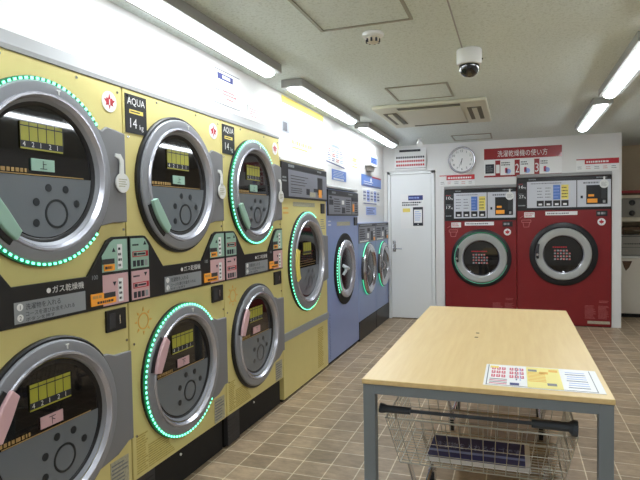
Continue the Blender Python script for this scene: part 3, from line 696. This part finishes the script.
    MB().disc(cu-rr+.02, cz-.005, .016, .072, .10, 'chrome', 14).build('door_latch', door)
    if second:
        l = MB().lathe(cu, cz, [(rr+.015, .0285), (rr+.015, .032), (rr+.008, .032), (rr+.008, .0285)], 'ledfaint', 44, math.radians(150), math.radians(345)).build('light_strip', door, label='dim green light strip')
        l = MB().lathe(cu, cz, [(rr+.019, .0285), (rr+.019, .031), (rr+.010, .031), (rr+.010, .0285)], 'ledbase', 44, math.radians(15), math.radians(200)).build('light_strip', door, label='dim green light strip')
    return t
red_dryer(0.9145, 1.766, 1.345, 0.469, 0.850, 0.381, 0.324, (0.127, 0.545), (0.556, 0.905), 'smaller red dryer next to the white back door', -0.879, [('10', 0), ('17', 0)], True)
red_dryer(1.096, 1.882, 1.462, 0.5465, 0.908, 0.398, 0.326, (0.125, 0.698), (0.708, 1.082), 'larger red dryer by the white pillar, with the taller front', 0.0355, [('16', 0), ('27', 0)], False)

# ------------------------------------------------------------------ back wall: clock and signs
t = thing('wall_clock', 'round silver rimmed wall clock above the smaller red dryer', 'clock', (-0.645, B0, 2.147))
MB().lathe(0, 0, [(0.172, 0.0), (0.176, 0.03), (0.168, 0.045), (0.154, 0.042), (0.150, 0.030)], 'lip').build('rim', t)
f = MB().disc(0, 0, 0.151, 0.002, 0.028, 'paper', 48)
for i in range(12):
    a = PI/2-i*PI/6; n_ = str(12 if i == 0 else i); f.text(n_, 0.120*math.cos(a), 0.120*math.sin(a)-.014, 0.042, .0288, 'ink', 'c')
f.build('dial', t)
def hand(nm, ang, L_, wd, w_):
    c, s_ = math.cos(ang), math.sin(ang)
    MB().plate([(-c*.02-s_*wd, -s_*.02+c*wd), (-c*.02+s_*wd, -s_*.02-c*wd), (c*L_+s_*wd*.4, s_*L_-c*wd*.4), (c*L_-s_*wd*.4, s_*L_+c*wd*.4)], w_, w_+.002, 'ink').build(nm, t)
hand('hour_hand', math.radians(-100), .07, .005, .030); hand('minute_hand', math.radians(-113), .105, .0035, .033)

wb = -B0+0.001
u0, u1, z0, z1 = -0.364, 0.571, 1.905, 2.277
s = MB().box(u0, u1, z0, z1, wb, wb+.005, 'paper')
q = wb+.005
s.box(u0, u1, 2.135, z1, q, q+.001, 'signred'); s.text('洗濯乾燥機の使い方', (u0+u1)/2, 2.170, 0.088, q+.0018, 'paper', 'c', width=.60)
s.box(u0, u1, z0, z0+.022, q, q+.001, 'signred')
s.box(u0+.015, u0+.125, 1.955, 2.075, q, q+.001, 'ink'); s.lines(u0+.03, u0+.11, 1.975, 2.055, 3, q+.001, 'labgrey', .35)
for i, (a, b) in enumerate([(-.225, .0), (.012, .235), (.235+.012, .571)]):
    s.box(a, a+.062, z0+.022, 2.12, q, q+.001, 'signred')
    s.text('123'[i], a+.031, 1.955, .16, q+.002, 'paper', 'c', width=.045)
    e = [-.01, .215, .445][i]
    s.box(a+.065, e, z0+.024, 2.115, q+.0002, q+.001, 'paper'); s.lines(a+.075, e-.02, 2.045, 2.10, 2, q+.001, 'ink', .5)
    s.disc((a+.065+e)/2+.02, 1.975, .032, q+.001, q+.002, 'lblue', 12); s.box((a+.065+e)/2-.02, (a+.065+e)/2+.01, 1.955, 2.02, q+.001, q+.002, 'magenta')
tag(s.build('instruction_sign'), 'red and white how-to sign in large Japanese letters above the red dryers', 'sign')
for (a, b, z0, z1, lab) in [(-.94, -.485, 1.815, 1.955, 'small red and white price strip under the clock'), (0.735, 1.207, 1.94, 2.085, 'small red and white price strip at the pillar top right of the big sign')]:
    s = MB().box(a, b, z0, z1, wb, wb+.003, 'paper'); q = wb+.003; wd = b-a
    s.box(a+wd*.2, b, z1-.065, z1-.012, q, q+.001, 'pred').lines(a+wd*.24, b-wd*.04, z1-.056, z1-.02, 1, q+.001, 'paper', .6).box(a, b, z1-.012, z1, q, q+.001, 'pred')
    for i in range(5): s.lines(a+wd*(.03+.2*i), a+wd*(.15+.2*i), z0+.015, z0+.06, 2, q, 'red_line' if i % 2 else 'inkgrey', .35)
    tag(s.build('price_strip'), lab, 'sign')

# ------------------------------------------------------------------ posters on the left wall (local u = world y)
def poster(name, y0, y1, z0, z1, fn, lab, k='paper', off=0.0, cat='poster'):
    w = MB().box(0, y1-y0, 0, z1-z0, 0, .003, k); fn(w, y1-y0, z1-z0, .003)
    o = w.build(name, None, 0, (XW+.001+off, y0, z0), LR); return tag(o, lab, cat)
def f1(w, W, H, q):
    w.box(W*.12, W*.72, H*.72, H*.9, q, q+.001, 'navy').box(W*.30, W*.60, H*.77, H*.86, q+.001, q+.002, 'paper').lines(W*.04, W*.25, H*.32, H*.46, 1, q, 'inkgrey', .5).lines(W*.32, W*.92, H*.28, H*.46, 2, q, 'pred', .6).lines(W*.4, W*.75, H*.16, H*.25, 1, q, 'pred', .5)
    w.box(0, W, H*.975, H, q, q+.001, 'inkgrey').box(0, W, 0, H*.02, q, q+.001, 'inkgrey')
poster('wall_poster', 2.95, 3.275, 2.115, 2.325, f1, 'white poster with navy heading and red text above the yellow dryers')
def f2(w, W, H, q): w.lines(W*.08, W*.92, H*.1, H*.85, 4, q, 'red_line', .25).box(0, W, H*.96, H, q, q+.001, 'stickgrey')
poster('wall_notice', 3.39, 3.79, 2.095, 2.18, f2, 'faint low white notice over the far end of the yellow stacked dryers')
def f3(w, W, H, q):
    w.box(0, W, H*.86, H, q, q+.001, 'pyellow').box(0, W*.16, H*.30, H*.55, q, q+.001, 'inkgrey').box(W*.02, W*.10, H*.33, H*.50, q+.001, q+.002, 'ink').lines(W*.2, W*.9, H*.12, H*.22, 1, q, 'pyellow', .8).lines(W*.2, W*.7, H*.03, H*.1, 1, q, 'orange_line', .5).lines(W*.55, W*.9, H*.3, H*.7, 4, q, 'pyellow', .2)
poster('wide_poster', 3.975, 4.96, 1.96, 2.37, f3, 'wide white poster with yellow top band above the big yellow dryer')
def f4(w, W, H, q):
    w.plate([(0, H*.12), (W, 0), (W, H*.06), (0, H*.17)], q, q+.001, 'navy')
    for i in range(4):
        for j in range(3): w.lines(W*(.06+.23*i), W*(.24+.23*i), H*(.2+.2*j), H*(.36+.2*j), 2, q, ['lblue', 'navy', 'pred', 'lblue'][(i+j) % 4], .4)
    w.plate([(W*.2, H*.84), (W*.8, H*.84), (W*.65, H*.95), (W*.35, H*.95)], q, q+.001, 'lblue')
poster('wall_poster', 5.04, 5.64, 1.925, 2.15, f4, 'white poster with small blue grid above the tall blue washer')
def f5(w, W, H, q): w.lines(W*.08, W*.9, H*.3, H*.9, 4, q, 'paper', .2, False).lines(W*.08, W*.9, H*.02, H*.22, 1, q, 'paper', .8)
poster('wall_poster', 5.215, 5.70, 1.79, 1.895, f5, 'small blue poster directly below the blue grid poster', 'pblue')
def f6(w, W, H, q): w.lines(W*.1, W*.9, H*.05, H*.95, 6, q, 'pyellow', .5).lines(W*.2, W*.8, H*.4, H*.6, 1, q, 'orange_line', .7)
poster('wall_poster', 5.91, 6.22, 1.955, 2.165, f6, 'narrow white poster with yellow writing beside the wall speaker')
def f7(w, W, H, q):
    w.lines(W*.1, W*.6, H*.15, H*.5, 2, q, 'paper', .3).box(W*.52, W*.98, H*.86, H, q, q+.001, 'pred').disc(W*.45, H*.6, .03, q, q+.001, 'paper', 12).box(W*.05, W*.95, H*.04, H*.14, q, q+.001, 'navy')
poster('wall_poster', 6.335, 7.35, 1.79, 1.93, f7, 'blue banner poster above the low washers with red corner', 'pblue')
def f8(w, W, H, q):
    for i in range(5):
        w.box(W*(.04+.19*i), W*(.19+.19*i), H*.2, H*.9, q, q+.001, 'lblue' if i % 2 else 'silverpanel'); w.lines(W*(.05+.19*i), W*(.18+.19*i), H*.25, H*.85, 3, q+.001, 'navy', .4)
    w.lines(W*.05, W*.95, H*.02, H*.14, 1, q, 'navy', .6)
poster('wall_poster', 6.36, 7.29, 1.565, 1.765, f8, 'white poster of blue step pictures under the blue banner')
def f9(w, W, H, q): w.lines(W*.08, W*.92, H*.1, H*.9, 3, q, 'navy', .4)
poster('wall_poster', 6.54, 7.05, 1.44, 1.54, f9, 'small light blue notice, lowest above the low washers', 'lblue')
# wall speaker with small shelf
t = thing('wall_speaker', 'small white wall box with blue front under the ceiling near the corner', 'wall box', (XW, 6.50, 1.98), LR)
MB().box(0, .36, 0.06, 0.20, 0.001, .07, 'white').build('housing', t, .006)
MB().box(.03, .33, .09, .17, .07, .073, 'pblue').lines(.05, .31, .10, .16, 3, .0735, 'navy', .4).build('front_label', t)
MB().plate([(.06, 0), (.28, 0), (.34, .058), (.02, .058)], 0.001, .045, 'applgrey').build('bracket', t, .003)

# ------------------------------------------------------------------ alcove on the right
t = thing('top_load_washer', 'white cabinet appliance on the alcove floor behind the white pillar', 'washing machine', (1.25, 8.34, 0))
MB().box(0, 0.62, 0.05, 0.80, -0.6, 0, 'appl').build('cabinet', t, .012)
MB().box(0.02, 0.60, 0, 0.05, -0.58, -0.03, 'recess').build('base', t)
MB().box(-.0, 0.62, 0.803, 0.83, -0.6, .008, 'white').build('lid', t, .006)
p = MB().box(0.01, 0.61, 0.832, 1.115, -0.55, -0.03, 'applgrey').build('control_panel', t, .008)
l = MB().box(0.02, 0.60, 0.945, 0.950, -.03, -.027, 'char').box(0.02, 0.60, 1.09, 1.10, -.03, -.027, 'char')
l.lines(0.15, 0.55, 0.98, 1.01, 1, -.03, 'char', .5); l.build('panel_marks', p)
MB().plate([(0.13, 0.765), (0.25, 0.765), (0.215, 0.68), (0.175, 0.63), (0.15, 0.68)], 0, .003, 'brown').build('triangle_sticker', t, label='dark brown triangular sticker')
tag(MB().xyz(1.24, 2.1, 8.30, 8.95, 1.296, 1.352, 'cream').build('alcove_shelf', None, .004), 'pale shelf board in the alcove under the knobbed grey appliance', 'shelf')
t = thing('low_rack', 'low brown rack standing on top of the white cabinet appliance', 'rack', (1.58, 8.63, 0.832))
MB().xyz(-.22, .22, -.27, .27, .35, .39, 'brown').build('rack_board', t, .004)
for x in (-.19, .19):
    for y in (-.24, .24): MB().xyz(x-.02, x+.02, y-.02, y+.02, .286, .35, 'brown').build('leg', t)
t = thing('knobbed_appliance', 'grey appliance with two black knobs on the alcove shelf', 'appliance', (1.25, 8.34, 1.353))
MB().box(0, 0.62, 0.0, 0.255, -0.55, 0, 'applgrey').build('body', t, .008)
for x in (0.245, 0.52):
    for z in (0.055, 0.195):
        MB().lathe(x, z, [(.038, 0), (.038, .018), (.030, .032), (0, .032)], 'black', 20).box(x-.005, x+.005, z-.03, z+.03, .032, .036, 'char').build('knob', t)
MB().lines(0.02, 0.10, 0.05, 0.20, 3, 0, 'char', .3).build('panel_marks', t)
tag(MB().xyz(1.24, 2.1, 8.30, 8.95, 1.61, 1.65, 'cream').xyz(1.24, 2.1, 8.32, 8.95, 1.65, 1.675, 'brown').xyz(1.24, 2.1, 8.30, 8.95, 1.675, 1.712, 'signred').build('upper_shelf', None, .003), 'cream and dark red edged shelf board above the two black knobs', 'shelf')
# ------------------------------------------------------------------ table
TX0, TX1, TY0, TY1, TZ = -0.622, 0.356, 2.269, 4.325, 0.70
t = thing('work_table', 'long maple topped folding table with grey metal legs', 'table', ((TX0+TX1)/2, (TY0+TY1)/2, 0))
hx, hy = (TX1-TX0)/2, (TY1-TY0)/2
MB().xyz(-hx, hx, -hy, hy, 0.678, TZ, 'wood').build('tabletop', t, .003)
a = MB(); e = .004; aw = .03
a.xyz(-hx+.056, hx-.056, -hy+e, -hy+e+aw, .636, .677, 'tablegrey').xyz(-hx+.056, hx-.056, hy-e-aw, hy-e, .636, .677, 'tablegrey')
a.xyz(-hx+e, -hx+e+aw, -hy+.056, hy-.056, .636, .677, 'tablegrey').xyz(hx-e-aw, hx-e, -hy+.056, hy-.056, .636, .677, 'tablegrey')
a.build('apron', t, .002)
for sx in (-1, 1):
    for sy in (-1, 1):
        x = sx*(hx-.030); y = sy*(hy-.030)
        lg = MB().xyz(x-.026, x+.026, y-.026, y+.026, .012, .677, 'tablegrey').build('leg', t, .003)
        MB().xyz(x-.018, x+.018, y-.018, y+.018, 0, .012, 'rubber').build('foot', lg)
hc = MB()
for y in (3.24-(TY0+TY1)/2, 3.36-(TY0+TY1)/2):
    vs = [(-.205+.133+.011*math.cos(i*PI/6), y+.011*math.sin(i*PI/6), TZ+.0015) for i in range(12)]; hc.add(vs, [tuple(range(12))], 'brown')
    hc.add([(v[0], v[1], TZ+.0002) for v in vs], [tuple(range(11, -1, -1))], 'brown')
hc.build('screw_cap', t, label='small brown screw caps')
# printed sheet on the table
w = MB(); Z = TZ+.0008
def flat(x0, x1, y0, y1, k, dz=0.0): w.xyz(x0, x1, y0, y1, Z+.0012+dz, Z+.0018+dz, k)
w.xyz(-.122, .334, 2.322, 2.655, Z, Z+.0012, 'paper')
flat(.050, .185, 2.330, 2.645, 'sheetyellow')
flat(-.112, -.108, 2.33, 2.645, 'inkgrey'); flat(.305, .308, 2.33, 2.64, 'inkgrey'); flat(-.108, .305, 2.332, 2.336, 'inkgrey'); 
for r, y in enumerate((2.57, 2.51, 2.45)):
    for c in range(6):
        x = -.095+c*.021+(.012 if c > 2 else 0)
        w.text('取扱注意洗剤投入不要確認毎日清掃'[(r*6+c) % 16], x, 0, .026, 0, 'magenta') if False else flat(x, x+.016, y, y+.040*1.0, 'magenta', 0)
        flat(x+.004, x+.012, y+.010, y+.016, 'paper', .0006); flat(x+.006, x+.010, y+.022, y+.034, 'paper', .0006)
for (x, y, k) in [(-.085, 2.61, 'pyellow'), (.0, 2.36, 'navy'), (.075, 2.59, 'inkgrey'), (.145, 2.39, 'inkgrey'), (.12, 2.56, 'orange_line'), (.16, 2.60, 'orange_line')]:
    flat(x-.018, x+.018, y-.016, y+.016, k, .0006)
for i in range(4): flat(-.10, -.03, 2.35+.022*i, 2.358+.022*i, 'inkgrey' if i % 2 else 'magenta', .0002)
for i in range(7): flat(.005, .011, 2.60-.03*i, 2.618-.03*i, 'navy', .0002); flat(.021, .026, 2.60-.03*i, 2.615-.03*i, 'lblue', .0002)
for i in range(7): flat(.055, .125, 2.42+.022*i, 2.428+.022*i, 'orange_line', .0006)
for i in range(8): flat(.205+.003*(i % 3), .285, 2.37+.032*i, 2.376+.032*i, 'lblue' if i % 3 else 'navy', .0002)
o = w.build('printed_sheet'); tag(o, 'laminated sheet with pink, yellow and white sections lying on the table corner', 'sheet')

# ------------------------------------------------------------------ laundry carts
def build_cart():
    t = thing('laundry_cart', '', '')
    Xa, Xb, Ya, Yb, Zt = -.41, .375, 0.0, .50, .50        # rim
    xa, xb, ya, yb, Zb = -.355, .325, .045, .46, .285    # basket floor
    def P(fx, fy, fz):   # fx, fy in 0..1, fz 0 at the floor of the basket
        x0 = xa+(Xa-xa)*fz; x1 = xb+(Xb-xb)*fz; y0 = ya+(Ya-ya)*fz; y1 = yb+(Yb-yb)*fz
        return (x0+(x1-x0)*fx, y0+(y1-y0)*fy, Zb+(Zt-Zb)*fz)
    b = MB(); r = .0019
    for fz, rr in ((1, .004), (.74, r), (.5, r), (.25, r), (0, .003)):
        c = [P(0,0,fz), P(1,0,fz), P(1,1,fz), P(0,1,fz)]
        for i in range(4): b.tube([c[i], c[(i+1) % 4]], rr, 'wire', 6)
    n = 15
    for i in range(n+1):
        f = i/n; b.tube([P(f,0,1), P(f,0,0), P(f,1,0), P(f,1,1)], r, 'wire', 5)
    m = 14
    for i in range(m+1):
        f = i/m; b.tube([P(0,f,1), P(0,f,0), P(1,f,0), P(1,f,1)], r, 'wire', 5)
    b.build('wire_basket', t)
    h = MB().tube([(Xa-.01, -.015, .545), (Xb-.01, -.015, .545)], .008, 'grip', 8)
    for x in (Xa+.05, Xb-.05): h.tube([(x, 0, Zt), (x, -.012, .545)], .006, 'wire', 6)
    h = h.build('handle_bar', t)
    MB().tube([(Xa-.022, -.015, .548), (Xa-.008, -.015, .546), (Xa+.01, -.015, .545), (Xa+.115, -.015, .545)], [.022, .022, .017, .015], 'grip', 10).build('end_grip', h, label='thick slate grip at handle end')
    MB().tube([(Xb-.004, -.015, .542), (Xb-.022, -.015, .543), (Xb-.036, -.015, .545), (Xb-.175, -.015, .545)], [.032, .032, .019, .017], 'grip', 10).build('end_grip', h, label='thick slate grip at handle end')
    for x, s in ((-.27, -1), (.27, 1)):
        f = MB()
        f.tube([(x+s*.045, .06, .279), (x+s*.03, .062, .22), (x+s*.01, .06, .15), (x, .06, .085)], .011, 'chrome', 8)
        f.tube([(x+s*.045, .44, .279), (x+s*.03, .45, .22), (x+s*.01, .46, .15), (x, .46, .085)], .011, 'chrome', 8)
        f.tube([(x, .06, .10), (x, .46, .10)], .010, 'chrome', 8)
        f.build('side_frame', t)
        for y in (.06, .46):
            c = MB()
            c.xyz(x-.020, x-.014, y-.022, y+.022, .03, .085, 'chrome').xyz(x+.014, x+.020, y-.022, y+.022, .03, .085, 'chrome').xyz(x-.02, x+.02, y-.022, y+.022, .078, .086, 'chrome')
            c = c.build('caster', t)
            vs = MB(); q = 16; pts = []
            for i in range(q):
                a = 2*PI*i/q; pts.append((y+.034*math.cos(a), .034+.034*math.sin(a)))
            v = [(x-.012, p_[0], p_[1]) for p_ in pts]+[(x+.012, p_[0], p_[1]) for p_ in pts]
            vs.add(v, [tuple(range(q-1, -1, -1)), tuple(range(q, 2*q))]+[(i, (i+1) % q, q+(i+1) % q, q+i) for i in range(q)], 'rubber'); vs.build('wheel', c)
    for y in (.06, .46): MB().tube([(-.27, y, .13), (.27, y, .13)], .009, 'chrome', 8).build('cross_bar', t)
    return t
C0 = build_cart(); C1 = copy_tree(C0)
C0.location = (-.135, 2.38, 0); tag(C0, 'chrome wire laundry cart under the near end of the table, holding a blue sign', 'laundry cart', 'wire laundry carts under the table')
C1.location = (-.115, 3.56, 0); tag(C1, 'second wire laundry cart, farther back under the table behind the first', 'laundry cart', 'wire laundry carts under the table')
# blue sign board inside the near cart
w = MB(); L_, H_ = .452, .318
w.box(-L_/2, L_/2, 0, H_, 0, .004, 'paper').box(-L_/2+.004, L_/2-.022, .040, H_-.006, .004, .0046, 'navy')
w.box(-L_/2+.004, L_/2-.022, .110, .135, .0046, .005, 'lblue')
w.text('洗濯物を入れるカゴです', -.008, .165, .075, .0052, 'lblue', 'c', width=.39)
o = w.build('blue_sign_board', None, 0, (-.160, 2.468, .2885)); o.rotation_euler = (math.radians(-90), 0, 0)
tag(o, 'navy blue sign board with white border lying in the near wire cart', 'sign')

# ------------------------------------------------------------------ ceiling fittings
def lamp(x, y0, y1, label):
    t = thing('ceiling_light', label, 'ceiling light', (x, (y0+y1)/2, CZ), 0, 'fluorescent ceiling lights'); h = (y1-y0)/2
    MB().xyz(-.078, .078, -h, h, -.056, -.001, 'lamp_body').build('housing', t, .002)
    w = MB(); n = 10; vs = []
    ys = [-h+.02, -h+.035, h-.035, h-.02]; sc = [.75, 1, 1, .75]
    for y, s_ in zip(ys, sc):
        for i in range(n+1):
            a = PI+PI*i/n; vs.append((.043*s_*math.cos(a), y, -.057+.024*s_*math.sin(a)))
    fs = [(r*(n+1)+i, r*(n+1)+i+1, (r+1)*(n+1)+i+1, (r+1)*(n+1)+i) for r in range(3) for i in range(n)]
    fs += [tuple(range(n, -1, -1)), tuple(3*(n+1)+i for i in range(n+1))]
    fs += [(0, (n+1), 2*(n+1), 3*(n+1), 3*(n+1)+n, 2*(n+1)+n, (n+1)+n, n)]
    w.add(vs, fs, 'tube', True); w.build('tube_cover', t, label='glowing white tube cover')
lamp(-1.475, 1.72, 3.27, 'nearest ceiling light of the left row, over the yellow stacked dryers')
lamp(-1.475, 3.62, 5.17, 'second ceiling light of the left row, over the big yellow dryer')
lamp(-1.475, 5.52, 7.07, 'farthest ceiling light of the left row, by the back corner')
lamp(0.715, 3.42, 4.90, 'nearer ceiling light of the right row, at the right photo edge')
lamp(0.715, 5.22, 6.70, 'farther ceiling light of the right row, above the larger red dryer')
lamp(-1.475, -.2, 1.35, 'ceiling light of the left row behind the viewpoint')
lamp(0.715, -.15, 1.35, 'ceiling light of the right row behind the viewpoint')
lamp(0.715, 1.62, 3.10, 'ceiling light of the right row just outside the upper right corner')

t = thing('ceiling_camera', 'white dome security camera with black glossy dome on the ceiling', 'security camera', (-.248, 3.42, CZ))
def zl(w, prof, k, seg=32):    # lathe about the vertical axis
    q = len(prof); vs = []
    for i in range(seg):
        a = 2*PI*i/seg
        for r, z in prof: vs.append((r*math.cos(a), r*math.sin(a), z))
    w.add(vs, [(i*q+j, i*q+j+1, ((i+1) % seg)*q+j+1, ((i+1) % seg)*q+j) for i in range(seg) for j in range(q-1)], k, True); return w
zl(MB(), [(0, -.001), (.070, -.001), (.073, -.006), (.073, -.075), (.069, -.088), (.055, -.092), (0, -.092)], 'white').build('mount', t)
zl(MB(), [(.060, -.0925), (.059, -.115), (.048, -.142), (.026, -.158), (0, -.163)], 'dome').build('dome', t)
MB().tube([(.0718, -.0, -.06), (.080, 0, -.06)], .005, 'black', 8).build('screw', t)
t = thing('smoke_detector', 'small round white smoke detector on the ceiling beside the square hatch', 'smoke detector', (-.71, 2.915, CZ))
zl(MB(), [(0, -.001), (.056, -.001), (.058, -.008), (.055, -.018), (.045, -.024), (.0, -.024)], 'white').build('base', t)
w = MB(); zl(w, [(.036, -.0245), (.034, -.048), (.014, -.056), (0, -.056)], 'cream')
for i in range(8):
    a = i*PI/4; w.xyz(.034*math.cos(a)-.005, .034*math.cos(a)+.005, .034*math.sin(a)-.005, .034*math.sin(a)+.005, -.050, -.032, 'ink')
w.build('sensor_head', t)
tag(MB().xyz(-.286, -.279, 1.6, 3.345, CZ-.006, CZ-.001, 'trimshadegrey').build('cable_cover'), 'thin cable strip running along the ceiling to the dome camera', 'cable')

def hatch(x0, x1, y0, y1, lab):
    t = thing('ceiling_hatch', lab, 'access hatch', ((x0+x1)/2, (y0+y1)/2, CZ), 0, 'ceiling access hatches'); a, b = (x1-x0)/2, (y1-y0)/2; e = .016
    f = MB().xyz(-a, a, -b, -b+e, -.008, -.0005, 'hatch').xyz(-a, a, b-e, b, -.008, -.0005, 'hatch').xyz(-a, -a+e, -b+e, b-e, -.008, -.0005, 'hatch').xyz(a-e, a, -b+e, b-e, -.008, -.0005, 'hatch')
    f.build('frame', t)
    MB().xyz(-a+e+.002, a-e-.002, -b+e+.002, b-e-.002, -.004, -.0005, 'ceil').build('lid', t)
hatch(-.955, -.47, 2.30, 2.775, 'square framed hatch in the ceiling, nearest the top of the photo')
hatch(-.925, -.455, 4.15, 4.64, 'square framed hatch in the ceiling right in front of the air conditioner')
hatch(-.72, -.25, 6.86, 7.31, 'square framed hatch in the ceiling above the wall clock')

t = thing('ceiling_air_conditioner', 'beige cassette air conditioner set in the ceiling', 'air conditioner', (-.70, 5.32, CZ))
a, b = .49, .55
MB().xyz(-a, a, -b, b, -.030, -.001, 'ac').build('face_frame', t, .012)
MB().xyz(-.27, .27, -b+.16, b-.16, -.038, -.0305, 'ac').build('grille_panel', t, .005)
MB().xyz(-.27, .27, -b+.05, -b+.13, -.034, -.0305, 'acdark').build('air_slot', t); MB().xyz(-.27, .27, b-.10, b-.07, -.034, -.0305, 'acdark').build('air_slot', t)
for s in (-1, 1):
    v = MB().xyz(s*.375-.06, s*.375+.06, -b+.25, b-.25, -.036, -.0305, 'acdark')
    v.xyz(s*.375-.02, s*.375+.022, -b+.27, b-.27, -.044, -.036, 'ac'); v.build('side_louver', t)
t = thing('bullet_camera', 'tiny white camera hanging from the ceiling in front of the back door', 'security camera', (-1.11, 6.92, CZ))
zl(MB(), [(0, -.001), (.03, -.001), (.03, -.012), (.008, -.016), (.008, -.05), (0, -.05)], 'white', 16).build('mount', t)
MB().tube([(-.01, .04, -.05), (.0, 0, -.062), (.02, -.07, -.085)], [.030, .034, .036], 'white', 12).build('barrel', t)

# ------------------------------------------------------------------ camera
cam = bpy.data.cameras.new('camera'); co = bpy.data.objects.new('camera', cam); COL.objects.link(co)
R_ = Vector((0.94284951, 0.33280371, -0.01662804)); U_ = Vector((0.00344182, 0.04017201, 0.99918685)); F_ = Vector((-0.33320107, 0.94214006, -0.03673071))
m = Matrix((( R_.x, U_.x, -F_.x, 0), (R_.y, U_.y, -F_.y, 0), (R_.z, U_.z, -F_.z, 1.3883), (0, 0, 0, 1)))
co.matrix_world = m
cam.sensor_fit = 'HORIZONTAL'; cam.sensor_width = 36; cam.lens = 548.67/640*36; cam.clip_start = 0.05
SC.camera = co
wd = bpy.data.worlds.new('world'); SC.world = wd; wd.use_nodes = True
wd.node_tree.nodes['Background'].inputs['Color'].default_value = (0.8, 0.9, 1, 1); wd.node_tree.nodes['Background'].inputs['Strength'].default_value = 0.3
vs_ = SC.view_settings; vs_.view_transform = 'Standard'; vs_.look = 'None'; vs_.gamma = 1; vs_.use_curve_mapping = False; vs_.exposure = 0.8
SC.cycles.max_bounces = 8; SC.cycles.diffuse_bounces = 5; SC.cycles.glossy_bounces = 3; SC.cycles.sample_clamp_indirect = 6
